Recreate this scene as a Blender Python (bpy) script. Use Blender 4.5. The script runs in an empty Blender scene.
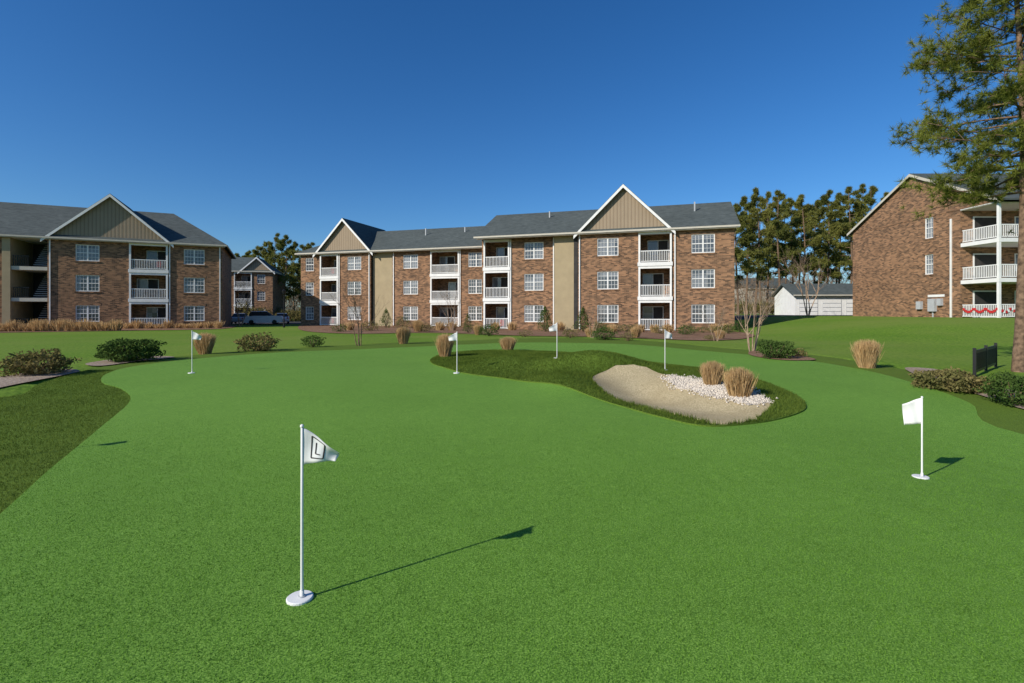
import bpy, math, random
import numpy as np
from mathutils import Vector, Matrix
from mathutils.geometry import delaunay_2d_cdt
random.seed(4); R=np.random.default_rng(7)
sc=bpy.context.scene
sc.view_settings.view_transform='Standard'; sc.view_settings.look='None'; sc.view_settings.exposure=0
CAMZ=1.7
# ------------------------------------------------------------- materials
def nmat(name):
    m=bpy.data.materials.new(name); m.use_nodes=True
    nt=m.node_tree; nt.nodes.clear()
    o=nt.nodes.new('ShaderNodeOutputMaterial'); p=nt.nodes.new('ShaderNodeBsdfPrincipled')
    nt.links.new(p.outputs[0],o.inputs[0]); p.inputs['Roughness'].default_value=.8
    if 'Specular IOR Level' in p.inputs: p.inputs['Specular IOR Level'].default_value=.25
    return m,nt,p,o
def N(nt,t,**k):
    n=nt.nodes.new(t)
    for a,b in k.items():
        if a in n.inputs.keys(): n.inputs[a].default_value=b
        else: setattr(n,a,b)
    return n
def ramp(nt,fac,stops):
    r=nt.nodes.new('ShaderNodeValToRGB'); e=r.color_ramp.elements
    while len(e)<len(stops): e.new(.5)
    for i,(p,c) in enumerate(stops): e[i].position=p; e[i].color=(*c,1)
    nt.links.new(fac,r.inputs[0]); return r.outputs[0]
def mixc(nt,f,a,b,mode='MIX'):
    m=nt.nodes.new('ShaderNodeMix'); m.data_type='RGBA'; m.blend_type=mode
    for v,i in ((f,0),(a,6),(b,7)):
        if hasattr(v,'links'): nt.links.new(v,m.inputs[i])
        else: m.inputs[i].default_value=v if i==0 else (*v,1)
    return m.outputs[2]
def noise(nt,scale,detail=4,vec=None,rough=.55):
    n=N(nt,'ShaderNodeTexNoise'); n.inputs['Scale'].default_value=scale; n.inputs['Detail'].default_value=detail
    n.inputs['Roughness'].default_value=rough
    if vec is None:
        vec=N(nt,'ShaderNodeTexCoord').outputs['Object']
    nt.links.new(vec,n.inputs['Vector']); return n.outputs['Fac']
def bump(nt,p,h,s,d=.02):
    b=N(nt,'ShaderNodeBump'); b.inputs['Strength'].default_value=s; b.inputs['Distance'].default_value=d
    nt.links.new(h,b.inputs['Height']); nt.links.new(b.outputs[0],p.inputs['Normal'])
def M_plain(name,c,r=.6,var=.15,sc_=6,met=0,spec=.3):
    m,nt,p,o=nmat(name); f=noise(nt,sc_,5)
    nt.links.new(ramp(nt,f,[(.3,tuple(v*(1-var) for v in c)),(.7,tuple(min(1,v*(1+var)) for v in c))]),p.inputs['Base Color'])
    p.inputs['Roughness'].default_value=r; p.inputs['Metallic'].default_value=met
    p.inputs['Specular IOR Level'].default_value=spec
    return m
def M_ground(name,c1,c2,fine,big,cb1=None,bs=.5,bd=.01,bigamt=.5,fmin=.35,fmax=.65):
    m,nt,p,o=nmat(name)
    f=noise(nt,fine,3,rough=.7); c=ramp(nt,f,[(fmin,c1),(fmax,c2)])
    g=noise(nt,big,5)
    g2=ramp(nt,g,[(.35,(0,0,0)),(.65,(1,1,1))])
    mm=N(nt,'ShaderNodeMath',operation='MULTIPLY'); nt.links.new(g2,mm.inputs[0]); mm.inputs[1].default_value=bigamt
    c=mixc(nt,mm.outputs[0],c,cb1 or tuple(v*.6 for v in c1))
    nt.links.new(c,p.inputs['Base Color']); bump(nt,p,f,bs,bd)
    p.inputs['Roughness'].default_value=.95; p.inputs['Specular IOR Level'].default_value=.08
    return m
def M_green():
    m,nt,p,o=nmat('putting_turf')
    f=noise(nt,110,4,rough=.85); c=ramp(nt,f,[(.37,(.045,.115,.014)),(.5,(.135,.285,.034)),(.64,(.33,.52,.1))])
    g=noise(nt,.5,6,rough=.65); c=mixc(nt,1.,c,ramp(nt,g,[(.3,(.86,.88,.84)),(.7,(1.0,1,1))]),'MULTIPLY')
    g=noise(nt,9,5,rough=.75); c=mixc(nt,1.,c,ramp(nt,g,[(.3,(.84,.86,.84)),(.7,(1,1,1))]),'MULTIPLY')
    nt.links.new(c,p.inputs['Base Color']); bump(nt,p,f,.45,.004)
    p.inputs['Roughness'].default_value=.85; p.inputs['Specular IOR Level'].default_value=.15; return m
def M_brick():
    m,nt,p,o=nmat('brick'); tc=N(nt,'ShaderNodeTexCoord'); s=N(nt,'ShaderNodeSeparateXYZ'); nt.links.new(tc.outputs['Object'],s.inputs[0])
    a=N(nt,'ShaderNodeMath',operation='ADD'); nt.links.new(s.outputs[0],a.inputs[0]); nt.links.new(s.outputs[1],a.inputs[1])
    c=N(nt,'ShaderNodeCombineXYZ'); nt.links.new(a.outputs[0],c.inputs[0]); nt.links.new(s.outputs[2],c.inputs[1])
    b=N(nt,'ShaderNodeTexBrick'); nt.links.new(c.outputs[0],b.inputs['Vector'])
    for k,v in (('Scale',1),('Mortar Size',.007),('Brick Width',.3),('Row Height',.1),('Bias',-.05)): b.inputs[k].default_value=v
    b.inputs['Color1'].default_value=(.38,.2,.105,1); b.inputs['Color2'].default_value=(.075,.04,.025,1); b.inputs['Mortar'].default_value=(.27,.21,.14,1)
    g=noise(nt,.5,5); col=mixc(nt,.7,b.outputs['Color'],ramp(nt,g,[(.3,(.66,.66,.66)),(.7,(1,1,1))]),'MULTIPLY')
    nt.links.new(col,p.inputs['Base Color']); p.inputs['Roughness'].default_value=.9; bump(nt,p,b.outputs['Fac'],-.3,.01); return m
def M_siding():
    m,nt,p,o=nmat('tan_siding'); tc=N(nt,'ShaderNodeTexCoord'); w=N(nt,'ShaderNodeTexWave'); w.bands_direction='X'
    w.inputs['Scale'].default_value=1.0; nt.links.new(tc.outputs['Object'],w.inputs[0])
    c=ramp(nt,w.outputs['Fac'],[(.0,(.22,.165,.11)),(.15,(.31,.235,.16)),(1,(.33,.255,.175))])
    g=noise(nt,.8,4); c=mixc(nt,.5,c,ramp(nt,g,[(.3,(.8,.8,.8)),(.7,(1,1,1))]),'MULTIPLY')
    nt.links.new(c,p.inputs['Base Color']); bump(nt,p,w.outputs['Fac'],.3,.02); return m
def M_roof():
    m,nt,p,o=nmat('asphalt_shingle'); tc=N(nt,'ShaderNodeTexCoord')
    mp=N(nt,'ShaderNodeMapping'); mp.inputs['Scale'].default_value=(1.2,1.2,9); nt.links.new(tc.outputs['Object'],mp.inputs[0])
    f=noise(nt,1.6,5,mp.outputs[0],.7); g=noise(nt,.35,4)
    c=ramp(nt,f,[(.3,(.045,.056,.054)),(.7,(.12,.138,.13))])
    c=mixc(nt,.6,c,ramp(nt,g,[(.3,(.7,.7,.7)),(.7,(1,1,1))]),'MULTIPLY')
    nt.links.new(c,p.inputs['Base Color']); p.inputs['Roughness'].default_value=.9; bump(nt,p,f,.4,.03); return m
def M_glass():
    m,nt,p,o=nmat('window_glass'); tc=N(nt,'ShaderNodeTexCoord'); s=N(nt,'ShaderNodeSeparateXYZ'); nt.links.new(tc.outputs['Object'],s.inputs[0])
    mp=N(nt,'ShaderNodeMapping'); mp.inputs['Scale'].default_value=(.9,.9,.62); nt.links.new(tc.outputs['Object'],mp.inputs[0])
    sn=N(nt,'ShaderNodeVectorMath',operation='FLOOR'); nt.links.new(mp.outputs[0],sn.inputs[0])
    wn=N(nt,'ShaderNodeTexWhiteNoise'); nt.links.new(sn.outputs[0],wn.inputs[0])
    w=N(nt,'ShaderNodeMath',operation='SINE'); mu=N(nt,'ShaderNodeMath',operation='MULTIPLY'); mu.inputs[1].default_value=90; nt.links.new(s.outputs[2],mu.inputs[0]); nt.links.new(mu.outputs[0],w.inputs[0])
    bl=ramp(nt,w.outputs[0],[(0,(.14,.15,.16)),(.6,(.33,.34,.36))])
    k=ramp(nt,wn.outputs['Value'],[(0,(1,1,1)),(.45,(.8,.8,.8)),(.6,(.25,.25,.25))])
    sx=N(nt,'ShaderNodeSeparateColor'); nt.links.new(k,sx.inputs[0])
    c=mixc(nt,sx.outputs[0],(.03,.04,.05),bl); nt.links.new(c,p.inputs['Base Color'])
    p.inputs['Roughness'].default_value=.06; p.inputs['Specular IOR Level'].default_value=.6; return m
def M_leaf(name,c1,c2,c3=None,sc_=1.2,trans=.3,isl=.6):
    m,nt,p,o=nmat(name); nt.nodes.remove(p)
    g=N(nt,'ShaderNodeNewGeometry'); f=noise(nt,sc_,3)
    a=ramp(nt,g.outputs['Random Per Island'],[(0,c1),(1,c2)])
    b=ramp(nt,f,[(.35,tuple(v*.6 for v in c1)),(.65,c3 or c2)])
    c=mixc(nt,1-isl,a,b)
    d=N(nt,'ShaderNodeBsdfDiffuse'); t=N(nt,'ShaderNodeBsdfTranslucent'); ms=N(nt,'ShaderNodeMixShader'); ms.inputs[0].default_value=trans
    nt.links.new(c,d.inputs[0]); nt.links.new(c,t.inputs[0]); nt.links.new(d.outputs[0],ms.inputs[1]); nt.links.new(t.outputs[0],ms.inputs[2]); nt.links.new(ms.outputs[0],o.inputs[0]); return m
MAT={}
MAT['brick']=M_brick(); MAT['siding']=M_siding(); MAT['roof']=M_roof(); MAT['glass']=M_glass()
MAT['white']=M_plain('white_paint',(.74,.73,.7),.5,.06,2)
MAT['cream']=M_plain('cream_trim',(.5,.46,.38),.6,.08,2)
MAT['tan']=M_plain('tan_wall',(.36,.285,.17),.8,.08,1.5)
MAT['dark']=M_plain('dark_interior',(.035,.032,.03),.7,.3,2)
MAT['black']=M_plain('black_metal',(.012,.012,.013),.4,.2,5)
MAT['grey']=M_plain('grey_metal',(.4,.41,.42),.4,.1,5)
MAT['red']=M_plain('red_cloth',(.5,.03,.03),.7,.1,5)
MAT['pebble']=M_plain('pale_pebbles',(.6,.53,.44),.8,.35,25)
MAT['bark']=M_plain('pine_bark',(.17,.11,.07),.95,.65,9)
MAT['twig']=M_plain('pale_bark',(.36,.25,.17),.9,.3,8)
MAT['pine']=M_leaf('pine_needles',(.1,.14,.025),(.28,.31,.06),(.38,.37,.08),1.3,.4)
MAT['pinefar']=M_leaf('pine_foliage_far',(.1,.125,.03),(.27,.28,.07),(.36,.32,.09),.22,.4)
MAT['bare']=M_leaf('bare_twigs',(.14,.1,.07),(.3,.22,.16),(.3,.2,.12),.2,.1)
MAT['shrub']=M_leaf('shrub_leaves',(.04,.08,.018),(.11,.18,.045),(.12,.16,.04),2,.25)
MAT['olive']=M_leaf('olive_shrub_leaves',(.12,.13,.04),(.24,.22,.08),(.32,.2,.1),2,.25)
MAT['straw']=M_leaf('straw_blades',(.42,.27,.12),(.8,.58,.31),(.68,.44,.21),3,.3)
MAT['blade']=M_leaf('turf_blades',(.07,.12,.018),(.18,.24,.042),(.17,.23,.04),1.5,.4)
MAT['gblade']=M_leaf('short_turf_fibres',(.08,.19,.02),(.26,.47,.07),(.18,.36,.045),3,.35)
MAT['green']=M_green()
MAT['fringe']=M_ground('fringe_turf',(.06,.11,.014),(.15,.23,.032),60,.8,(.09,.13,.022),.6,.015)
MAT['lawn']=M_ground('lawn_grass',(.06,.14,.012),(.17,.28,.03),9,.12,(.19,.23,.05),.6,.04,.6)
MAT['mulch']=M_ground('pine_straw_mulch',(.12,.065,.035),(.38,.24,.16),14,.6,(.15,.08,.045),.8,.04)
MAT['pmulch']=M_ground('pale_mulch',(.24,.18,.13),(.5,.41,.33),25,.8,(.25,.18,.13),.8,.03)
MAT['sand']=M_ground('bunker_sand',(.34,.27,.14),(.7,.58,.36),36,1.3,(.36,.28,.15),.9,.02,.55)
MAT['gravel']=M_ground('white_gravel',(.3,.26,.22),(.75,.68,.58),60,2,(.5,.43,.36),.9,.03,.3,.4,.6)
MAT['asphalt']=M_ground('asphalt',(.045,.045,.047),(.07,.07,.07),40,.5,(.05,.05,.05),.4,.01)
# ------------------------------------------------------------- terrain
def sm(a,b,v):
    t=np.clip((v-a)/(b-a),0,1); return t*t*(3-2*t)
def H(x,y,feat=True):
    x=np.asarray(x,float); y=np.asarray(y,float)
    z=.22*sm(5,13,y)*(1-sm(22,42,y))
    z=z-.13*sm(2.5,6.5,x)*np.exp(-((y-6)/3.2)**2)*(1-sm(9,13,x))
    z=z+1.25*sm(15,33,x)*sm(14,36,y)
    z=z+.03*np.sin(x*.7+1)*np.sin(y*.5)*sm(4,9,y)*(1-sm(30,40,y))
    if feat:
        z=z+.26*np.exp(-(((x+.1)/1.1)**2+((y-13.6)/.95)**2))
        z=z+.46*np.exp(-(((x-2.1)/1.4)**2+((y-12.8)/.7)**2))
        z=z+.16*np.exp(-(((x-1.2)/.6)**2+((y-10.9)/1.0)**2))
        z=z-.27*np.exp(-(((x-2.7)/.8)**2+((y-10.2)/1.3)**2))
        z=z-.1*np.exp(-(((x-3.4)/.7)**2+((y-8.6)/.8)**2))
    return z
def Hs(x,y,feat=True): return float(H(x,y,feat))
def at(px,py,feat=False):
    r=(px-512)/512.; k=(py-312)/512.
    d=np.arange(1.2,140,.02); g=H(r*d,d,feat); zz=CAMZ-k*d
    i=np.argmax(zz<=g); 
    if not (zz<=g).any(): i=len(d)-1
    return (r*d[i],float(d[i]))
def sp(pts,n=6,jit=0):
    P=[np.array(p,float) for p in pts]; out=[]; L=len(P)
    for i in range(L):
        a,b,c,d=P[i-1],P[i],P[(i+1)%L],P[(i+2)%L]
        for k in range(n):
            t=k/n; out.append(.5*((2*b)+(-a+c)*t+(2*a-5*b+4*c-d)*t*t+(-a+3*b-3*c+d)*t**3))
    out=np.array(out)
    if jit: out=out+R.normal(size=out.shape)*jit
    return out
def inside(poly,x,y):
    c=np.zeros(x.shape,bool); j=len(poly)-1
    for i in range(len(poly)):
        xi,yi=poly[i]; xj,yj=poly[j]
        if yi!=yj: c^=((yi>y)!=(yj>y))&(x<(xj-xi)*(y-yi)/(yj-yi)+xi)
        j=i
    return c
def mk(name,V,F,mat,parent=None,smooth=False):
    me=bpy.data.meshes.new(name); V=np.asarray(V,np.float32).reshape(-1,3)
    if isinstance(F,np.ndarray):
        n,k=F.shape; me.vertices.add(len(V)); me.vertices.foreach_set('co',V.ravel())
        me.loops.add(n*k); me.loops.foreach_set('vertex_index',F.astype(np.int32).ravel())
        me.polygons.add(n); me.polygons.foreach_set('loop_start',np.arange(0,n*k,k,dtype=np.int32)); me.update(calc_edges=True)
    else: me.from_pydata([tuple(map(float,v)) for v in V],[],F)
    if smooth: me.polygons.foreach_set('use_smooth',[True]*len(me.polygons))
    me.materials.append(MAT[mat] if isinstance(mat,str) else mat); me.validate()
    ob=bpy.data.objects.new(name,me); sc.collection.objects.link(ob)
    if parent: ob.parent=parent
    return ob
def empty(name,loc=(0,0,0),rz=0):
    e=bpy.data.objects.new(name,None); e.location=loc; e.rotation_euler=(0,0,rz); e.empty_display_size=.3; sc.collection.objects.link(e); return e
def sheet(name,poly,mat,off,step=.5,skirt=.0):
    poly=np.array(poly); x0,y0=poly.min(0); x1,y1=poly.max(0)
    gx,gy=np.meshgrid(np.arange(x0,x1,step),np.arange(y0,y1,step)); gx=gx.ravel();gy=gy.ravel()
    k=inside(poly,gx,gy); pts=[Vector(p) for p in poly]+[Vector((a,b)) for a,b in zip(gx[k],gy[k])]
    n=len(poly); r=delaunay_2d_cdt(pts,[(i,(i+1)%n) for i in range(n)],[list(range(n))],1,1e-4)
    v=np.array([(p[0],p[1]) for p in r[0]]); z=H(v[:,0],v[:,1])+off
    V=[(a,b,c) for (a,b),c in zip(v,z)]; F=[tuple(f) for f in r[2]]
    if skirt:
        b=len(V)
        for p in poly: V.append((p[0],p[1],Hs(*p)+off)); V.append((p[0],p[1],Hs(*p)+off-skirt))
        for i in range(n):
            j=(i+1)%n; F.append((b+2*i,b+2*j,b+2*j+1,b+2*i+1))
    return mk(name,V,F,mat,smooth=True)
GREEN=sp([at(*p) for p in [(0,517),(50,471),(98,431),(130,402),(122,390),(102,383),(108,374),(140,366),(200,359),(300,352),(420,347),(520,343),(610,344),(700,351),(790,359),(860,370),(920,386),(970,404),(1024,436)]]+[(10,4.5),(10.5,-4),(-4,-4),(-2.8,0),(-3.4,2.6)])
FR=sp([(-15,-5),(-15,4),(-12.5,9)]+[at(*p) for p in [(0,398),(40,384),(85,371),(130,362),(200,355),(300,348),(420,342),(520,338.5),(610,339),(700,346),(790,353),(860,362),(930,376),(1024,404)]]+[(13.5,5),(14,-5)])
ISL=sp([at(*p) for p in [(430,362),(450,354),(500,351),(560,353),(610,358),(670,366),(730,374),(788,393),(806,407),(795,416),(755,424),(705,428),(660,418),(620,406),(570,393),(510,381),(455,373)]])
SAND=sp([at(*p) for p in [(597,378),(640,374),(680,379),(720,388),(764,400),(768,409),(750,422),(715,426),(680,415),(640,403),(606,392)]],6,.03)
GRAV=sp([at(*p) for p in [(668,378),(700,381),(735,388),(765,400),(769,405),(748,406),(733,401),(712,396),(698,391),(680,386)]],6,.05)
xs=np.concatenate([[-700,-400,-250,-160],np.arange(-110,-24,3),np.arange(-24,24,.4),np.arange(24,110,2.5),[160,250,400,700]])
ys=np.concatenate([[-300,-120,-50,-20],np.arange(-10,34,.4),np.arange(34,130,2.5),[160,220,350,600,1000]])
X,Y=np.meshgrid(xs,ys); Z=H(X,Y); Z=Z-.12*inside(FR,X.ravel(),Y.ravel()).reshape(X.shape)
nx,ny=len(xs),len(ys); idx=np.arange(nx*ny).reshape(ny,nx)
F=np.stack([idx[:-1,:-1],idx[:-1,1:],idx[1:,1:],idx[1:,:-1]],-1).reshape(-1,4)
mk('lawn_ground',np.stack([X,Y,Z],-1),F,'lawn',smooth=True)
sheet('turf_fringe',FR,'fringe',.008,.3,.2)
sheet('putting_green',GREEN,'green',.02,.2,.05)
sheet('bunker_surround_turf',ISL,'fringe',.04,.1,.05)
sheet('bunker_sand',SAND,'sand',.055,.08,.04)
sheet('white_gravel',GRAV,'gravel',.068,.08,.04)
# blades
def blades(name,poly,excl,dens,hgt,w,mat,off,lim=None,fade=None,rim=None):
    x0,y0=poly.min(0);x1,y1=poly.max(0)
    if lim: x0,x1,y0,y1=max(x0,lim[0]),min(x1,lim[1]),max(y0,lim[2]),min(y1,lim[3])
    n=int((x1-x0)*(y1-y0)*dens); x=R.uniform(x0,x1,n); y=R.uniform(y0,y1,n)
    k=inside(poly,x,y)
    if fade: k&=(R.uniform(0,1,n)<1-(y-fade[0])/(fade[1]-fade[0]))&(np.abs(x)<y*1.08+.3)
    for e in excl: k&=~inside(e,x,y)
    x=x[k];y=y[k];n=len(x); z=H(x,y)+off; a=R.uniform(0,6.28,n); h=hgt*R.uniform(.6,1.2,n)
    if rim is not None:
        dm=np.min(np.hypot(x[:,None]-rim[None,:,0],y[:,None]-rim[None,:,1]),1); h=h*(1+1.1*np.exp(-(dm/.12)**2))
    t=R.uniform(-.6,.6,(n,2))*hgt
    B=np.stack([x,y,z],-1); s=np.stack([np.cos(a)*w,np.sin(a)*w,0*a],-1)
    T=B+np.stack([t[:,0],t[:,1],h],-1)
    V=np.stack([B-s,B+s,T],1).reshape(-1,3); mk(name,V,np.arange(3*n).reshape(n,3),mat)
blades('fringe_turf_blades',FR,[GREEN],2300,.026,.0035,'blade',.008,(-11,-2.5,3.2,13))
blades('bunker_turf_blades',ISL,[SAND],2400,.04,.005,'blade',.04,None,None,SAND)
blades('putting_green_fibres',GREEN,[],6500,.011,.0022,'gblade',.02,(-8,8,2.1,8),(2.6,8))
def pebbles(name,poly,n,r,off,mat,spread=0):
    x0,y0=poly.min(0)-spread;x1,y1=poly.max(0)+spread; V=[];F=[]
    base=np.array([(1,0,0),(-1,0,0),(0,1,0),(0,-1,0),(0,0,1),(0,0,-1)],float)
    fc=[(0,2,4),(2,1,4),(1,3,4),(3,0,4),(2,0,5),(1,2,5),(3,1,5),(0,3,5)]; c=0
    for _ in range(n):
        x=R.uniform(x0,x1);y=R.uniform(y0,y1); dx,dy=R.normal(size=2)*spread
        if not inside(poly,np.array([x]),np.array([y]))[0]: continue
        x+=dx*.5;y+=dy*.5
        s=R.uniform(.5,1.4,3)*r; an=R.uniform(0,3); Rm=np.array([[math.cos(an),-math.sin(an),0],[math.sin(an),math.cos(an),0],[0,0,1]])
        V.append((base*s+R.uniform(-.2,.2,(6,3))*r)@Rm+np.array([x,y,Hs(x,y)+off])); F+= [tuple(6*c+i for i in f) for f in fc]; c+=1
    mk(name,np.concatenate(V),np.array(F),mat)
pebbles('gravel_pebbles',GRAV,6000,.02,.072,'pebble',.16)
# mulch beds
def pxs(l): return sp([at(*p) for p in l])
sheet('mulch_bed',pxs([(-60,392),(0,378),(60,370),(80,372),(60,377),(0,389),(-50,402)]),'pmulch',.03,.4)
sheet('mulch_bed',pxs([(88,364),(140,357),(175,358),(140,362),(100,367)]),'pmulch',.035,.4)
sheet('mulch_bed',pxs([(905,369),(940,371),(985,385),(1040,400),(1060,414),(1024,411),(975,395),(925,380)]),'pmulch',.035,.3)
sheet('mulch_bed',pxs([(-120,336),(0,333),(120,331),(222,329),(225,325),(100,325.5),(-120,326)]),'mulch',.03,1)
sheet('mulch_bed',pxs([(300,330),(350,334),(430,333),(520,336),(620,338),(700,341),(745,339),(750,334),(700,330),(600,328),(480,326),(380,324),(310,324)]),'mulch',.035,1)
sheet('mulch_bed',pxs([(755,352),(800,357),(815,361),(780,361),(750,356)]),'mulch',.04,.4)
def strip(name,pts,mat,off,step=2): return sheet(name,np.array(pts,float),mat,off,step)
strip('parking_lot',[(-40,68),(-26,72),(-24,92),(-60,92),(-60,74)],'asphalt',.04)
strip('driveway',[(24,58),(34,60),(60,62),(60,72),(30,70),(22,66)],'asphalt',.05)
# ------------------------------------------------------------- building kit
class Acc:
    def __init__(s): s.d={}
    def poly(s,m,pts):
        V,F=s.d.setdefault(m,([],[])); b=len(V); V.extend(pts); F.append(tuple(range(b,b+len(pts))))
    def box(s,m,x0,x1,y0,y1,z0,z1):
        V,F=s.d.setdefault(m,([],[])); b=len(V)
        V.extend([(x,y,z) for z in(z0,z1) for y in(y0,y1) for x in(x0,x1)])
        for f in ((0,1,3,2),(4,6,7,5),(0,4,5,1),(2,3,7,6),(0,2,6,4),(1,5,7,3)): F.append(tuple(b+i for i in f))
    def slab(s,m,pts,t):
        V,F=s.d.setdefault(m,([],[])); b=len(V); n=len(pts)
        V.extend(pts); V.extend([(x,y,z-t) for x,y,z in pts]); F.append(tuple(range(b,b+n))); F.append(tuple(range(b+2*n-1,b+n-1,-1)))
        for i in range(n): j=(i+1)%n; F.append((b+i,b+j,b+n+j,b+n+i))
    def prism(s,m,pts,y0,y1):
        V,F=s.d.setdefault(m,([],[])); b=len(V); n=len(pts)
        V.extend([(x,y0,z) for x,z in pts]); V.extend([(x,y1,z) for x,z in pts]); F.append(tuple(range(b,b+n))); F.append(tuple(range(b+2*n-1,b+n-1,-1)))
        for i in range(n): j=(i+1)%n; F.append((b+i,b+j,b+n+j,b+n+i))
    def build(s,name,loc,rz,names={}):
        e=empty(name,loc,rz)
        nm={'brick':'brick_walls','siding':'gable_siding','roof':'roof','glass':'window_panes','white':'white_trim','cream':'cornice','tan':'plain_walls','dark':'interiors'}
        for m,(V,F) in s.d.items(): mk(nm.get(m,m+'_parts'),V,F,m,e)
        return e
FL=[0,3.02,6.04]; EAVE=9.0
def wall(A,m,x0,x1,y,z0,z1,ops):
    X=sorted({x0,x1,*[o[0] for o in ops],*[o[1] for o in ops]}); Zs=sorted({z0,z1,*[o[2] for o in ops],*[o[3] for o in ops]})
    for i in range(len(X)-1):
        for j in range(len(Zs)-1):
            cx=(X[i]+X[i+1])/2; cz=(Zs[j]+Zs[j+1])/2
            if any(o[0]<cx<o[1] and o[2]<cz<o[3] for o in ops): continue
            A.poly(m,[(X[i],y,Zs[j]),(X[i+1],y,Zs[j]),(X[i+1],y,Zs[j+1]),(X[i],y,Zs[j+1])])
    for o in ops:
        a,b,c,d,dp=o[:5]; mm=o[5] if len(o)>5 else m
        A.poly(mm,[(a,y,c),(a,y+dp,c),(a,y+dp,d),(a,y,d)]); A.poly(mm,[(b,y,c),(b,y,d),(b,y+dp,d),(b,y+dp,c)])
        A.poly('white' if dp>1 else mm,[(a,y,d),(a,y+dp,d),(b,y+dp,d),(b,y,d)]); A.poly('cream',[(a,y,c),(b,y,c),(b,y+dp,c),(a,y+dp,c)])
def window(A,cx,w,y,z0,z1):
    a,b=cx-w/2,cx+w/2; yf=y+.05
    A.poly('glass',[(a,y+.11,z0),(b,y+.11,z0),(b,y+.11,z1),(a,y+.11,z1)])
    f=.075
    A.box('white',a,a+f,yf,yf+.1,z0,z1); A.box('white',b-f,b,yf,yf+.1,z0,z1)
    A.box('white',a+f,b-f,yf,yf+.1,z1-f,z1); A.box('white',a+f,b-f,yf,yf+.1,z0,z0+f)
    sa=[(a+f,b-f)]
    if w>1.3:
        A.box('white',cx-.06,cx+.06,yf,yf+.1,z0+f,z1-f); sa=[(a+f,cx-.06),(cx+.06,b-f)]
    zm=(z0+z1)/2
    for p,q in sa:
        A.box('white',p,q,yf+.01,yf+.08,zm-.035,zm+.035)
        for i in (1,2): 
            xm=p+(q-p)*i/3
            A.box('white',xm-.012,xm+.012,yf+.03,yf+.07,z0+f,zm-.035); A.box('white',xm-.012,xm+.012,yf+.03,yf+.07,zm+.035,z1-f)
        for zz in ((z0+zm)/2,(zm+z1)/2):
            A.box('white',p,q,yf+.032,yf+.068,zz-.012,zz+.012)
    A.box('brick',a-.12,b+.12,y-.05,y+.02,z0-.12,z0)
    A.box('brick',a-.12,b+.12,y-.02,y+.02,z1,z1+.22)
def rail_x(A,a,b,y,z,m='white',h=1.05,st=.14,t=.05):
    A.box(m,a,b,y-t/2,y+t/2,z+h-.07,z+h); A.box(m,a,b,y-t/2,y+t/2,z+.08,z+.14)
    n=int((b-a)/st)
    for i in range(n): x=a+(i+.5)*(b-a)/n; A.box(m,x-.02,x+.02,y-.02,y+.02,z+.14,z+h-.07)
def rail_y(A,x,a,b,z,m='white',h=1.05,st=.14,t=.05):
    A.box(m,x-t/2,x+t/2,a,b,z+h-.07,z+h); A.box(m,x-t/2,x+t/2,a,b,z+.08,z+.14)
    n=int((b-a)/st)
    for i in range(n): y=a+(i+.5)*(b-a)/n; A.box(m,x-.02,x+.02,y-.02,y+.02,z+.14,z+h-.07)
def chair(A,x,y,z):
    A.box('dark',x-.25,x+.25,y-.22,y+.22,z+.38,z+.44); A.box('dark',x-.25,x+.25,y+.2,y+.25,z+.44,z+.95)
    for i in(-.22,.22):
        for j in(-.19,.19): A.box('dark',x+i-.02,x+i+.02,y+j-.02,y+j+.02,z,z+.38)
def balcony_ops(x0,x1,dp=1.9):
    return [(x0,x1,z+.0 if i else .02,z+2.72,dp,'brick') for i,z in enumerate(FL)]
def balcony(A,x0,x1,y,dp=1.9,seed=0):
    rg=random.Random(seed)
    for i,z in enumerate(FL):
        zz=z+.02
        A.poly('brick',[(x0,y+dp,zz),(x1,y+dp,zz),(x1,y+dp,z+2.72),(x0,y+dp,z+2.72)])
        w=min(1.8,(x1-x0)*.6); c=x0+.35+w/2 if rg.random()<.5 else x1-.35-w/2
        A.box('white',c-w/2-.07,c+w/2+.07,y+dp-.06,y+dp-.01,zz,z+2.2)
        A.box('glass',c-w/2,c-.03,y+dp-.09,y+dp-.03,zz+.06,z+2.13); A.box('dark',c+.03,c+w/2,y+dp-.085,y+dp-.03,zz+.06,z+2.13)
        if i: A.box('white',x0-.06,x1+.06,y-.16,y+.0-.004,z-.3,z+.03)
        A.box('white',x0+.002,x1-.002,y-.1,y-.006,z+2.5,z+2.73)
        rail_x(A,x0+.1,x1-.1,y-.07,zz)
        for xc in (x0+.01,x1-.17): A.box('white',xc,xc+.16,y-.15,y+.02,z+.03,z+2.5)
        if rg.random()<.8: chair(A,x0+.6+rg.random(),y+.9,zz)
        if rg.random()<.4: A.box('red',x1-1,x1-.6,y-.02,y+.02,zz+.3,zz+.9)
def roofg(A,x0,x1,y0,y1,ze,zr,hl=0,hr=0,t=.16):
    ym=(y0+y1)/2
    A.slab('roof',[(x0,y0,ze),(x1,y0,ze),(x1-hr,ym,zr),(x0+hl,ym,zr)],t)
    A.slab('roof',[(x0+hl,ym,zr),(x1-hr,ym,zr),(x1,y1,ze),(x0,y1,ze)],t)
    if hl: A.slab('roof',[(x0,y1,ze),(x0,y0,ze),(x0+hl,ym,zr)],t); A.box('cream',x0-.07,x0-.004,y0,y1,ze-.2,ze-.03)
    if hr: A.slab('roof',[(x1,y0,ze),(x1,y1,ze),(x1-hr,ym,zr)],t); A.box('cream',x1+.004,x1+.07,y0,y1,ze-.2,ze-.03)
    A.box('cream',x0,x1,y0-.09,y0-.004,ze-.18,ze-.03)
    A.box('cream',x0+.2,x1-.2,y0+.003,y0+.47,ze-.26,ze-.2)
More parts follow.
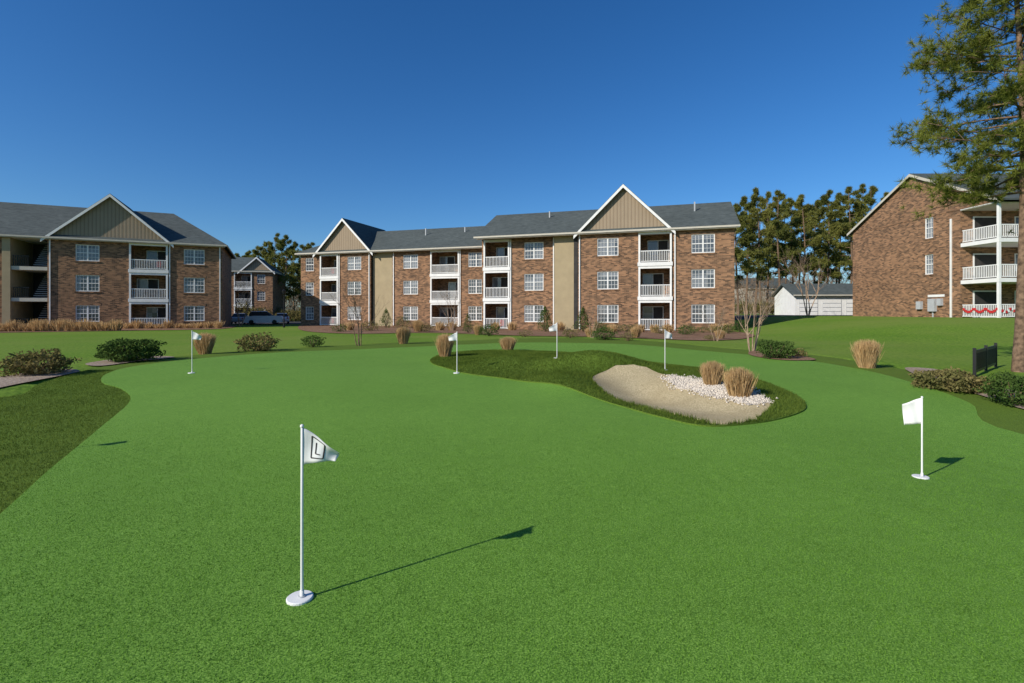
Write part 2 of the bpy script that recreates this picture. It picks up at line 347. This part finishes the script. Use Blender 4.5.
def gable_ends(A,x,y0,y1,ze,zr,m='brick'):
    A.poly(m,[(x,y0,0),(x,y1,0),(x,y1,ze),(x,(y0+y1)/2,zr-.1),(x,y0,ze)])
def xgable(A,xc,hf,yf,yb,ze,za,m='siding',ov=.4,wf=.26,trim='white'):
    s=(za-ze)/hf
    A.poly(m,[(xc-hf,yf-.03,ze-.2),(xc+hf,yf-.03,ze-.2),(xc+hf,yf-.03,ze),(xc,yf-.03,za),(xc-hf,yf-.03,ze)])
    A.poly(m,[(xc-hf,yb,ze),(xc+hf,yb,ze),(xc,yb,za)])
    o=.45; e=ze-s*o; y0=yf-ov
    A.slab('roof',[(xc-hf-o,y0,e+.15),(xc,y0,za+.15),(xc,yb,za+.15),(xc-hf-o,yb,e+.15)],.14)
    A.slab('roof',[(xc,y0,za+.15),(xc+hf+o,y0,e+.15),(xc+hf+o,yb,e+.15),(xc,yb,za+.15)],.14)
    d=wf*math.hypot(1,s)*.8
    A.prism(trim,[(xc-hf-o,e+.1),(xc,za+.1),(xc,za+.1-d),(xc-hf-o,e+.1-d)],y0-.05,y0-.005)
    A.prism(trim,[(xc,za+.1),(xc+hf+o,e+.1),(xc+hf+o,e+.1-d),(xc,za+.1-d)],y0-.05,y0-.005)
def win_ops(cx,w=1.9): return [(cx-w/2,cx+w/2,z+.72,z+2.34,.16) for z in FL]
def wins(A,cx,y,w=1.9):
    for z in FL: window(A,cx,w,y,z+.72,z+2.34)
def spout(A,x,y): A.box('white',x-.05,x+.05,y-.11,y-.01,.1,EAVE-.25)
# --- central building
A=Acc()
wall(A,'brick',-13.3,0,0,-.3,EAVE,win_ops(-10.6)+balcony_ops(-7.9,-5.05)+win_ops(-2.5)); wins(A,-10.6,0); wins(A,-2.5,0); balcony(A,-7.9,-5.05,0,seed=1)
A.box('tan',-15.6,-13.3,.35,.6,-.3,EAVE)
A.box('dark',-13.75,-13.4,.3,.345,.1,8.6)
wall(A,'brick',-23,-15.6,.75,-.3,EAVE,win_ops(-17.7)+balcony_ops(-22.8,-20.1)); wins(A,-17.7,.75); balcony(A,-22.8,-20.1,.75,seed=2)
gable_ends(A,0,0,12.8,EAVE,12.2); gable_ends(A,-23,.75,12.8,EAVE,12.2)
A.poly('brick',[(-23,12.8,-.3),(0,12.8,-.3),(0,12.8,EAVE),(-23,12.8,EAVE)])
roofg(A,-23.4,.4,-.45,13.25,EAVE,12.3)
xgable(A,-9.2,4.0,0,12.8,EAVE,12.95)
y=6.95
wall(A,'brick',-36.6,-22.9,y,-.3,EAVE,win_ops(-34.2)+balcony_ops(-31.6,-28)+win_ops(-26.0)); wins(A,-34.2,y); wins(A,-26.0,y); balcony(A,-31.6,-28,y,seed=3)
A.box('tan',-39.3,-36.6,y+.1,y+.3,-.3,EAVE)
wall(A,'brick',-49.3,-39.3,y-.3,-.3,EAVE,balcony_ops(-46.4,-43.8)+win_ops(-41.6)+win_ops(-48.0,1.2)); wins(A,-41.6,y-.3); wins(A,-48.0,y-.3,1.2); balcony(A,-46.4,-43.8,y-.3,seed=4)
A.poly('brick',[(-49.3,y-.3,-.3),(-49.3,19,-.3),(-49.3,19,EAVE),(-49.3,y-.3,EAVE)]); A.poly('brick',[(-49.3,19,-.3),(-19,19,-.3),(-19,19,EAVE),(-49.3,19,EAVE)])
A.poly('brick',[(-19,12,-.3),(-19,19,-.3),(-19,19,EAVE),(-19,12,12)])
roofg(A,-49.8,-18.6,y-.75,19.5,EAVE,12.35,hl=5)
xgable(A,-43.0,3.75,y-.3,16,EAVE,12.9)
for x,yy in ((-4.8,0),(-13.15,0),(-20.0,.75),(-15.75,.75),(-27.9,y),(-36.4,y),(-39.5,y-.3),(-43.65,y-.3)): spout(A,x,yy)
for x,yy,w in ((-3,4,.12),(-17,4.5,.12),(-29,11,.12),(-34,10.5,.12)): A.box('grey',x-.06,x+.06,yy-.06,yy+.06,10.5,12)
A.build('brick_apartment_building',(18.8,43.25,0.02),math.radians(-17))
# --- left building
A=Acc()
bz=[(-17.5,-14.8,z+.02,z+2.7,5,'tan') for z in FL]
wall(A,'brick',-14.8,0,0,-.3,EAVE,win_ops(-11.7)+balcony_ops(-8.3,-4.95)+win_ops(-2.6)); wins(A,-11.7,0); wins(A,-2.6,0); balcony(A,-8.3,-4.95,0,seed=6)
wall(A,'cream',-17.5,-14.8,.02,-.3,EAVE,bz)
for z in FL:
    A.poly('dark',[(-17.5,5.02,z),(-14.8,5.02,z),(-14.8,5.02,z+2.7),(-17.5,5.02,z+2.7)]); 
    rail_x(A,-17.4,-16.2,.1,z,'black')
    for k in range(12): A.box('grey',-16.1,-14.9,.5+k*.28,.78+k*.28,z+k*.22,z+k*.22+.06)
wall(A,'brick',-30,-17.5,0,-.3,EAVE,win_ops(-20)+balcony_ops(-27,-24)); wins(A,-20,0); balcony(A,-27,-24,0,seed=9)
A.box('tan',-18.1,-17.5,-.1,-.01,-.2,EAVE-.3)
A.poly('brick',[(0,0,-.3),(0,14,-.3),(0,14,EAVE),(0,0,EAVE)]); A.poly('brick',[(-30,14,-.3),(0,14,-.3),(0,14,EAVE),(-30,14,EAVE)]); gable_ends(A,-30,0,14,EAVE,13)
roofg(A,-30.5,.5,-.45,14.45,EAVE,13.2,hr=6)
xgable(A,-9.8,4.95,0,7.2,EAVE,13.45)
spout(A,-4.8,0); spout(A,-.2,0); spout(A,-14.6,0)
A.build('brick_apartment_building',(-31.7,55.97,.02),math.radians(25))
# --- right building (gable end faces left)
A=Acc()
sw=[(9.6,10.5,6.9,8.75,.14),(9.6,10.5,3.75,5.5,.14)]
wall(A,'brick',0,13.2,0,-1.4,EAVE,sw)
for o in sw: window(A,10.05,.9,0,o[2],o[3])
A.poly('brick',[(13.2,0,-1.4),(13.2,30,-1.4),(13.2,30,EAVE),(13.2,0,EAVE)]); A.poly('brick',[(0,0,-1.4),(0,30,-1.4),(0,30,EAVE),(0,0,EAVE)])
xgable(A,8.25,8.25,0,30,EAVE,12.95,'brick',.3,.28,'cream')
A.box('white',13.2,16.6,-.02,.1,EAVE-.25,EAVE)
for z in FL:
    A.box('white',13.21,16.5,.02,9,z-.3,z); rail_y(A,16.4,.1,9,z); rail_x(A,13.3,16.35,.1,z)
    for yy in (.12,3,6,8.9): A.box('white',16.3,16.48,yy-.09,yy+.09,z,z+2.72)
    A.box('white',13.22,13.28,1,3.1,z,z+2.2); A.box('dark',13.28,13.3,1.1,3,z+.08,z+2.1)
    A.box('white',13.22,13.26,4.4,5.4,z+.8,z+2.2); A.box('glass',13.26,13.28,4.48,5.32,z+.88,z+2.12)
A.box('cream',13.21,16.5,.02,9,EAVE-.3,EAVE-.26)
A.box('brick',13.2,16.4,9.1,30,-1.3,EAVE-.2)
for i in range(7):
    for k in range(6):
        u=(k+.5)/6; zz=.85-.3*math.sin(math.pi*u); yy=.1+(i+u)*.9; A.box('red' if k%2 else 'white',16.44,16.47,yy-.09,yy+.09,zz-.2,zz)
for k in range(18):
    u=(k%6+.5)/6; xx=13.4+k*.165; zz=.85-.3*math.sin(math.pi*u); A.box('red',xx,xx+.17,.02,.05,zz-.2,zz)
for q in ((10.2,10.9,.5,1.6),(11.15,11.55,1.0,1.6),(8.9,9.4,.7,1.4)): A.box('grey',q[0],q[1],-.25,-.004,q[2],q[3])
A.box('white',10.0,11.7,-.06,-.004,1.75,1.95); A.box('white',12.3,12.42,-.1,-.003,0,8.2); A.box('grey',10.5,10.58,-.1,-.005,-.6,.5)
A.build('brick_apartment_building',(36.6,55,1.25),math.radians(-90))
# --- distant building, garage, house
A=Acc()
wall(A,'brick',-12,0,0,-.3,EAVE,win_ops(-1.9,1.3)+balcony_ops(-6.3,-3.4)+win_ops(-9,1.6)); wins(A,-1.9,0,1.3); wins(A,-9,0,1.6); balcony(A,-6.3,-3.4,0,seed=12)
A.poly('brick',[(0,0,-.3),(0,12,-.3),(0,12,EAVE),(0,0,EAVE)]); A.poly('brick',[(-12,0,-.3),(-12,12,-.3),(-12,12,EAVE),(-12,0,EAVE)])
roofg(A,-12.4,.4,-.4,12.4,EAVE,12,hr=4,hl=4); xgable(A,-2.6,2.6,0,6,EAVE,11.4)
A.build('brick_apartment_building',(-43,92,.0),math.radians(14))
A=Acc()
A.box('white',0,9,0,6,-.5,2.7); roofg(A,-.4,9.4,-.4,6.4,2.75,4.3); A.poly('white',[(-.01,0,2.6),(-.01,6,2.6),(-.01,3,4.1)])
for i in range(3):
    x=.5+i*2.9; A.box('grey',x,x+2.3,-.04,-.004,0,2.15)
    for k in range(4): A.box('white',x+.05,x+2.25,-.07,-.042,.06+k*.53,.5+k*.53)
A.build('garage_building',(36.5,66,1.2),math.radians(-4))
A=Acc(); A.box('cream',0,11,0,8,-.5,6); roofg(A,-.4,11.4,-.4,8.4,6,8.6); 
for x in (1.5,4.5,7.5): 
    for z in (1,3.9): A.box('white',x-.08,x+1.2+.08,-.05,-.004,z-.08,z+1.5); A.box('glass',x,x+1.2,-.08,-.052,z,z+1.42)
A.build('distant_house',(54,118,1.2),0)
# ------------------------------------------------------------- plants
def leafmesh(name,C,size,mat,parent=None,asp=.55):
    n=len(C); a=R.normal(size=(n,3)); a/=np.linalg.norm(a,axis=1)[:,None]; b=np.cross(a,R.normal(size=(n,3))); b/=np.linalg.norm(b,axis=1)[:,None]
    s=size*R.uniform(.6,1.3,(n,1)); a=a*s; b=b*s*asp
    V=np.stack([C-a,C+b*.8,C+a,C-b*.8],1).reshape(-1,3); return mk(name,V,np.arange(4*n).reshape(n,4),mat,parent)
def tufts(C,AX,n,L,w,spread=.75):
    C=np.repeat(C,n,0); AX=np.repeat(AX,n,0); d=AX*(1-spread)+R.normal(size=C.shape)*spread*.7
    d/=np.linalg.norm(d,axis=1)[:,None]; s=np.cross(d,R.normal(size=C.shape)); s/=np.linalg.norm(s,axis=1)[:,None]
    L=L*R.uniform(.6,1.15,(len(C),1)); s=s*w
    return np.stack([C-s*.8,C+s*.8,C+d*L],1).reshape(-1,3)
def tri(V): return np.arange(len(V)).reshape(-1,3)
class Tubes:
    def __init__(s): s.V=[];s.F=[]
    def add(s,pts,rad,k=6):
        b=len(s.V); pts=[Vector(p) for p in pts]
        for i,p in enumerate(pts):
            t=(pts[min(i+1,len(pts)-1)]-pts[max(i-1,0)]).normalized()
            ref=Vector((1,0,0)) if abs(t.z)>.7 else Vector((0,0,1)); u=(ref-t*ref.dot(t)).normalized(); v=t.cross(u)
            for j in range(k): a=6.2832*j/k; s.V.append(tuple(p+(u*math.cos(a)+v*math.sin(a))*rad[i]))
        for i in range(len(pts)-1):
            for j in range(k): q=(j+1)%k; s.F.append((b+i*k+j,b+i*k+q,b+(i+1)*k+q,b+(i+1)*k+j))
        c=b+(len(pts)-1)*k; s.F.append(tuple(c+j for j in range(k)))
def pine(T,base,h,rad,cb,reach,nb,sub,tn,rg,lean=0,pw=1.7,lv=(.6,1.12),droop=0,smin=.3):
    C=[];AX=[]; x,y,z=base; P=[]
    for i in range(13):
        t=i/12; P.append(Vector((x+lean*t*h+math.sin(t*5+x)*.012*h,y+math.cos(t*4+y)*.01*h,z+t*h-.1)))
    T.add(P,[rad*(1.25 if i==0 else 1-.85*(i/12)) for i in range(13)],10 if nb>40 else 5)
    for b in range(nb):
        t=cb+(1-cb)*((b+rg.random())/nb)**.95; q=t*12; i=min(11,int(q)); p=P[i].lerp(P[i+1],q-i)
        an=rg.random()*6.283+b*2.4; tt=(t-cb)/(1-cb); prof=(.6+.55*min(1,tt*5))*(1-tt**pw)+.12
        L=reach*prof*rg.uniform(*lv); up=rg.uniform(-.12,.3)+tt*.35-droop*(1-tt)
        pts=[p]; d=Vector((math.cos(an),math.sin(an),up)).normalized(); cur=p.copy()
        for s in range(5):
            d=(d+Vector((rg.uniform(-.18,.18),rg.uniform(-.18,.18),rg.uniform(-.12,.14)))).normalized(); cur=cur+d*L/5; pts.append(cur.copy())
        r0=max(rad*.28*(1-.6*tt),.012); T.add(pts,[r0*(1-.16*s) for s in range(6)],4)
        for s in range(sub):
            u=rg.uniform(smin,1)*5; i2=min(4,int(u)); o=pts[i2].lerp(pts[i2+1],u-i2)
            dd=(d+Vector((rg.uniform(-1,1),rg.uniform(-1,1),rg.uniform(-.35,.7)))).normalized(); l2=L*.28*rg.uniform(.5,1.2)
            e=o+dd*l2
            if nb>40: T.add([o,o.lerp(e,.5)+Vector((0,0,.02)),e],[r0*.35,r0*.25,r0*.12],3)
            for k in range(tn):
                w=rg.uniform(.3,1.05); C.append(o.lerp(e,w)+Vector((rg.gauss(0,1),rg.gauss(0,1),rg.gauss(0,1)))*l2*.2); AX.append((dd+Vector((0,0,.5))).normalized())
    return C,AX
rg=random.Random(23)
e=empty('pine_tree',(12.55,12.55,Hs(12.55,12.55)))
T=Tubes(); C,AX=pine(T,(0,0,0),13.4,.118,.33,2.15,150,9,6,rg,-.028,1.6,(.72,1.1),.22,.2)
mk('trunk_and_limbs',T.V,T.F,'bark',e,True)
C=np.array(C);AX=np.array(AX); V=tufts(C,AX,24,.2,.0095); mk('needles',V,tri(V),'pine',e)
def pinerow(name,items,seed):
    rg=random.Random(seed); e=empty(name); T=Tubes(); C=[];AX=[]
    for (x,y,h,c,rc) in items:
        c1,a1=pine(T,(x,y,Hs(x,y)),h,.2,c,rc,30,7,6,rg); C+=c1; AX+=a1
    mk('trunks',T.V,T.F,'bark',e); V=tufts(np.array(C),np.array(AX),9,.55,.07,.85); mk('needle_masses',V,tri(V),'pinefar',e)
it=[]
def tree(px,d,top,c=.45,rc=3.0): x=(px-512)/512*d; it.append((x,d,(312-top)*d/512+CAMZ-Hs(x,d),c,rc))
for px,d,top in [(737,74,206),(747,80,198),(757,76,190),(768,86,194),(779,74,192),(792,82,200),(803,76,197),(815,88,201),(828,78,192),(840,84,194),(850,76,189),(862,86,186),(872,80,187),(884,90,192),(760,95,202),(785,94,200),(800,96,204),(820,94,200),(836,98,202),(858,98,200),(900,95,196)]: tree(px,d,top,rg.uniform(.24,.42),rg.uniform(2.8,3.8))
pinerow('distant_pine_trees',it,3)
it=[]
for px,d,top in [(258,105,248),(268,112,242),(276,108,235),(285,104,236),(294,112,243),(303,100,246),(312,110,244),(238,112,254),(322,108,248),(250,112,252)]: tree(px,d,top,rg.uniform(.2,.35),rg.uniform(3.4,4.4))
pinerow('distant_pine_trees',it,5)
def baremass(name,x0,x1,y0,y1,h,n,mat='bare',L=1.1,w=.03):
    x=R.uniform(x0,x1,n); y=R.uniform(y0,y1,n); hh=h*(.7+.3*np.sin(x*.5)*np.sin(x*.13+1)+.15*np.sin(x*1.7)); z=H(x,y)+hh*R.uniform(0,1,n)**.8
    V=tufts(np.stack([x,y,z],-1),np.tile([0,0,1.],(n,1)),7,L,w,.5); mk(name,V,tri(V),mat)
baremass('distant_bare_trees',28,110,100,125,11,7000)
baremass('distant_bare_trees',-75,-18,112,130,13,6000)
baremass('distant_bare_trees',-200,250,150,170,13,9000,'bare',2.2,.08)
baremass('distant_understory',26,75,84,94,2.6,3500,'olive',.6,.06)
baremass('distant_understory',-48,-24,88,98,3,2500,'olive',.6,.06)
def shrub(px,py,w,h,mat='shrub',n=1500,d=None,name='shrub',cone=False,ls=None):
    if d is None: x,y=at(px,py)
    else: y=d; x=(px-512)/512*d
    s=y/512; rx=w*s/2; rz=h*s; z0=Hs(x,y)
    u=R.normal(size=(n,3)); u/=np.linalg.norm(u,axis=1)[:,None]; lump=1+.2*np.sin(u[:,0]*5+px)*np.sin(u[:,1]*4+1)+.13*np.sin(u[:,2]*8+px)+.07*np.sin(u[:,0]*13)*np.sin(u[:,2]*11)
    r=(R.uniform(.25,1.12,n)**.4*lump)[:,None]; P=u*r*np.array([rx,rx,rz*.5]); P[:,2]+=rz*.5
    if cone: k=np.clip(1.15-P[:,2]/rz,0,1.1); P[:,0]*=k; P[:,1]*=k
    P[:,2]=np.maximum(P[:,2],.02)
    e=empty(name,(x,y,z0)); leafmesh('foliage',P,ls or max(.03,rx*.07),mat,e)
    T=Tubes()
    for i in range(7):
        a=i*.9; T.add([(0,0,-.03),(math.cos(a)*rx*.25,math.sin(a)*rx*.25,rz*.35),(math.cos(a)*rx*.5,math.sin(a)*rx*.5,rz*.75)],[.02,.014,.006],4)
    mk('stems',T.V,T.F,'bark',e)
for a in [(38,375,54,23,'olive',2600),(130,362,52,24,'shrub',3000),(112,360,24,16,'shrub',1200),(258,351,38,17,'olive',1800),(313,347,22,12,'shrub',1200),(776,359,34,19,'shrub',2400),(764,349,16,10,'shrub',900),(948,390,54,20,'olive',3000),(975,393,30,16,'olive',1600),(1014,406,48,32,'shrub',3200),(798,357,16,8,'olive',500),(604,340,24,12,'shrub',1200),(628,341,16,9,'olive',700),(489,336,20,12,'shrub',1000),(525,337,14,8,'olive',500),(570,338,18,9,'olive',700),(686,335,18,10,'shrub',800),(660,334,16,8,'olive',500),(728,334,14,10,'shrub',700),(425,332,18,8,'olive',600),(340,332,16,8,'shrub',600),(370,331,20,10,'olive',600),(468,333,12,8,'shrub',500),(710,340,12,5,'olive',400)]:
    shrub(*a)
for a in [(386,330,15,20,'shrub',1200,54),(545,331,20,26,'shrub',1500,44),(583,332,20,26,'shrub',1500,43),(740,335,16,13,'shrub',1000,40),(468,330,12,17,'shrub',900,48),(403,330,14,12,'shrub',700,54),(600,334,14,12,'shrub',900,42.5)]: shrub(*a,name='evergreen_shrub',cone=a[3]>15)
for px in range(600,640,9): shrub(px,333,12,8,'shrub',500,43.5)
for px in range(685,735,9): shrub(px,335,11,7,'shrub',450,41)
for px in range(400,480,13): shrub(px,329,12,6,'olive',300,53)
def grasscl(px,py,w,h,n=2200,name='ornamental_grass',d=None,flat=True,mat='straw',wd=None):
    if d is None: x,y=at(px,py)
    else: y=d; x=(px-512)/512*d
    s=y/512; rx=w*s/2; rz=h*s; a=R.uniform(0,6.283,n); r=np.sqrt(R.uniform(0,1,n))
    b=np.stack([np.cos(a)*r*rx*.6,np.sin(a)*r*rx*.6,0*a-.02],-1); hh=rz*(R.beta(4,1.6,n)*.6+.48 if flat else R.uniform(.5,1.1,n))
    lum=1+.1*np.sin(a*3+px)+.07*np.sin(a*7)
    o=R.uniform(.7,1.2,n)*lum
    t=np.stack([np.cos(a)*r*rx*o,np.sin(a)*r*rx*o,hh*(1-.15*r*r)],-1)+np.concatenate([R.normal(size=(n,2))*rx*.16,np.zeros((n,1))],1)
    m=(b+t)/2+np.concatenate([R.normal(size=(n,2))*rx*.06,np.zeros((n,1))],1); m[:,2]+=rz*.04; an=R.uniform(0,6.28,n); ww=wd or max(.004,rx*.016); sd=np.stack([np.cos(an),np.sin(an),0*an],-1)*ww
    V=np.concatenate([b-sd,b+sd,m+sd,m-sd,t+sd*.3,t-sd*.3],1).reshape(n,6,3).reshape(-1,3)
    i=np.arange(n)[:,None]*6; F=np.concatenate([i+np.array([[0,1,2,3]]),i+np.array([[3,2,4,5]])],0)
    e=empty(name,(x,y,Hs(x,y))); mk('blades',V,F,mat,e)
for a in [(712,387,21,26),(739,398,27,31),(445,358,16,24),(508,351,15,14),(403,344,13,17),(205,354,18,21),(867,368,22,28),(418,332,10,12),(636,338,10,11),(590,337,9,9),(478,335,9,10),(720,339,9,9)]: grasscl(*a)
for px in range(-20,122,8): grasscl(px,329+R.uniform(-1,2),13,10+R.uniform(-2,3),260,'dry_grass_clump',44+px*.02,False,wd=.02)
for px in range(128,222,10): grasscl(px,327,11,7+R.uniform(-2,3),200,'dry_grass_clump',50+px*.015,False,wd=.02)
for px in (640,655,668,715,725,452,440,495,560,512,350,612): grasscl(px,334,11,9,220,'dry_grass_clump',42 if px>600 else 47,False,wd=.02)
def baretree(px,py,top,nst,spread,name='bare_tree',mat='twig',d=None):
    if d is None: x,y=at(px,py)
    else: y=d; x=(px-512)/512*d
    h=(py-top)*y/512; e=empty(name,(x,y,Hs(x,y))); T=Tubes(); rg=random.Random(px)
    def br(p,d,L,r,lv):
        pts=[p];c=p.copy()
        for i in range(4):
            d=(d+Vector((rg.gauss(0,.1),rg.gauss(0,.1),.06))).normalized(); c=c+d*L/4; pts.append(c.copy())
        T.add(pts,[r*(1-.13*i) for i in range(5)],5 if lv<2 else 3)
        if lv<4:
            for k in range(3):
                q=pts[rg.choice([2,3,4])]; br(q,(d+Vector((rg.gauss(0,.4),rg.gauss(0,.4),.15))).normalized(),L*rg.uniform(.5,.75),r*.5,lv+1)
    for s in range(nst):
        a=s*6.28/nst+rg.random(); br(Vector((math.cos(a)*.08,math.sin(a)*.08,-.05)),Vector((math.cos(a)*spread,math.sin(a)*spread,1)).normalized(),h*.45,max(.014,h*.009),0)
    mk('trunks_and_branches',T.V,T.F,mat,e)
baretree(752,352,272,5,.2); baretree(359,346,282,4,.15,mat='bark'); baretree(716,341,300,3,.25); baretree(592,338,300,3,.2)
baretree(240,330,275,3,.2,d=62); baretree(452,333,285,3,.2,d=46); baretree(808,330,262,4,.25,d=58)
# ------------------------------------------------------------- flags
def flag(x,y,h,side,fl=.2,fh=.17,logo=False,ang=0,droop=.5,tap=.45):
    z=Hs(x,y)+.02; e=empty('putting_green_flag',(x,y,z),ang)
    T=Tubes(); T.add([(0,0,-.05),(0,0,h*.5),(0,0,h)],[.0095,.0085,.0075],10); T.add([(0,0,h-.002),(0,0,h+.006),(0,0,h+.014)],[.011,.012,.006],10); T.add([(0,0,.0),(0,0,.05)],[.014,.012],10)
    mk('pole',T.V,T.F,'white',e,True)
    T=Tubes(); T.add([(-.012,-.0,-.02),(-.012,0,.01),(-.012,0,.014)],[.075,.075,.07],28); mk('cup_cover',T.V,T.F,'white',e)
    T=Tubes(); T.add([(0,0,.014),(0,0,.02)],[.022,.02],16); mk('cup_socket',T.V,T.F,'grey',e)
    nu,nv=16,10; V=[];F=[]
    def P(u,v):
        dr=droop*fh*u**1.15; taper=1-tap*u
        zz=h-.005-dr-(v*fh*taper); xx=side*(u*fl*(1-.1*v)+.006); yy=.02*math.sin(u*7+v*2)*u+.014*math.sin(v*5)*u
        return (xx,yy,zz)
    for i in range(nu+1):
        for j in range(nv+1): V.append(P(i/nu,j/nv))
    for i in range(nu):
        for j in range(nv): a=i*(nv+1)+j; F.append((a,a+nv+1,a+nv+2,a+1))
    ob=mk('pennant',V,F,'white',e,True); sd=ob.modifiers.new('s','SOLIDIFY'); sd.thickness=.0015
    if logo:
        V=[];F=[]
        def st(u0,v0,u1,v1,w=.02):
            n=6
            for s_ in (-.003,.003):
                b=len(V); du,dv=u1-u0,v1-v0; l=math.hypot(du,dv); nu_,nv_=-dv/l*w,du/l*w
                for i in range(n+1):
                    t=i/n
                    for q in (-1,1):
                        p=P(u0+du*t+nu_*q,v0+dv*t+nv_*q); V.append((p[0],p[1]+s_,p[2]))
                for i in range(n): F.append((b+2*i,b+2*i+1,b+2*i+3,b+2*i+2))
        st(.25,.12,.25,.82);st(.25,.82,.62,.82);st(.62,.82,.62,.12);st(.62,.12,.25,.12);st(.38,.26,.38,.66);st(.38,.66,.52,.66)
        mk('flag_emblem',V,F,'dark',e)
fx,fy=at(302,604); flag(fx,fy,172*fy/512,1,.205,.22,True,.1,.72,.8)
for px,py,tp,s in [(922,480,400,-1),(192,374,332,1),(457,374,333,-1),(557,359,324,-1),(665,371,331,1)]:
    fx,fy=at(px,py,True); flag(fx,fy,(py-tp)*fy/512,s,.16 if px==922 else .2,.27 if px==922 else .2,False,-.5 if px==922 else .2,.3 if px==922 else .55,.2 if px==922 else .5)
flag(-6.3,5.6,1.0,1,.2,.19)
# ------------------------------------------------------------- fence, lamp, cars
A=Acc(); rail_x(A,0,3.1,0,0,'black',.6,.1,.03)
for p in (0,1.55,3.1): A.box('black',p-.03,p+.03,-.03,.03,-.3,.66)
A.build('metal_fence',(10.75,11.9,Hs(10.8,12)),math.radians(40))
def lamp(x,y):
    e=empty('street_lamp',(x,y,Hs(x,y))); T=Tubes(); T.add([(0,0,-.05),(0,0,.5),(0,0,.55),(0,0,3.6)],[.12,.1,.06,.045],10); T.add([(0,0,3.6),(0,0,3.7),(0,0,4.05),(0,0,4.2)],[.08,.14,.2,.03],8)
    mk('lamp_post',T.V,T.F,'black',e)
lamp((284-512)/512*56,56); lamp((220-512)/512*66,66)
def paint(n,c): return M_plain(n,c,.25,.03,2,0,.5)
def car(x,y,rz,col,suv):
    e=empty('parked_car',(x,y,Hs(x,y)+.05),rz); hh=.28 if suv else 0
    m=paint('car_paint',col)
    prof=[(-2.3,.3),(-2.35,.6),(-2.3,.9),(-1.9,.95+hh*.3),(-.95,1.0+hh*.3),(.95,1.0+hh*.3),(2.15,.98+hh*.3),(2.3,.75),(2.3,.35),(1.75,.28),(-1.7,.28)]
    if not suv: prof[3]=(-2.2,.95)
    cab=[(-1.75 if suv else -1.6,1.0+hh*.3),(-1.55 if suv else -.95,1.4+hh),(.35,1.43+hh),(1.15,1.0+hh*.3)]
    B=Acc(); B.prism('b',[(a,b) for a,b in prof],-.9,.9)
    V,F=B.d['b']; o=mk('body',V,F,m,e); bv=o.modifiers.new('b','BEVEL'); bv.width=.06; bv.segments=2
    V=[(a,s*(.82 if i in(0,3) else .66),b) for s in(-1,1) for i,(a,b) in enumerate(cab)]
    o=mk('cabin_glass',V,[(0,1,2,3),(7,6,5,4),(0,4,5,1),(1,5,6,2),(2,6,7,3)],'dark',e); 
    V=[(a*.97,s*.67,b+.01) for s in(-1,1) for a,b in (cab[1],cab[2])]+[(a*.9,s*.6,b+.06) for s in(-1,1) for a,b in (cab[1],cab[2])]
    mk('roof_panel',V,[(0,1,5,4),(2,3,7,6),(4,5,7,6),(0,2,6,4),(1,3,7,5)],m,e)
    T=Tubes()
    for wx in (-1.4,1.4):
        for s in(-1,1): T.add([(wx,s*.7,.32),(wx,s*.86,.32),(wx,s*.93,.32)],[.33,.33,.26],18)
    mk('wheels',T.V,T.F,'black',e)
    B=Acc()
    for s in(-1,1): B.box('white',2.24,2.33,s*.65-.15,s*.65+.15,.68,.8); B.box('red',-2.36,-2.28,s*.7-.1,s*.7+.1,.7,.9)
    for k,(V,F) in B.d.items(): mk('lights_'+k,V,F,k,e)
for px,d,rz,c,s in [(264,69,.3,(.75,.75,.76),True),(240,72,1.9,(.5,.5,.52),False),(282,74,2.0,(.7,.7,.7),False)]: car((px-512)/512*d,d,rz,c,s)
# ------------------------------------------------------------- light, sky, camera
w=bpy.data.worlds.new('World'); sc.world=w; w.use_nodes=True; nt=w.node_tree; nt.nodes.clear()
o=nt.nodes.new('ShaderNodeOutputWorld'); b=nt.nodes.new('ShaderNodeBackground'); s=nt.nodes.new('ShaderNodeTexSky')
s.sky_type='NISHITA'; s.sun_disc=False; s.sun_elevation=math.radians(31); s.sun_rotation=math.radians(234); s.air_density=1.0; s.dust_density=.6; s.ozone_density=3; s.altitude=200
hs=nt.nodes.new('ShaderNodeHueSaturation'); hs.inputs['Saturation'].default_value=1.28
tint=mixc(nt,1.,hs.outputs[0],(.82,1.08,1.33),'MULTIPLY')
nt.links.new(s.outputs[0],hs.inputs['Color']); nt.links.new(tint,b.inputs[0]); b.inputs[1].default_value=.09; nt.links.new(b.outputs[0],o.inputs[0])
L=bpy.data.lights.new('sun','SUN'); L.energy=5; L.angle=math.radians(.5); L.color=(1,.94,.84); lo=bpy.data.objects.new('sun',L); sc.collection.objects.link(lo)
el=math.radians(30.5); v=Vector((.81*math.cos(el),.586*math.cos(el),-math.sin(el))); lo.rotation_euler=v.to_track_quat('-Z','Y').to_euler()
c=bpy.data.cameras.new('camera'); co=bpy.data.objects.new('camera',c); sc.collection.objects.link(co); co.location=(0,0,CAMZ); co.rotation_euler=(math.pi/2,0,0)
c.lens=18; c.sensor_width=36; c.shift_y=-29.5/1024; c.clip_end=3000; c.clip_start=.05; sc.camera=co
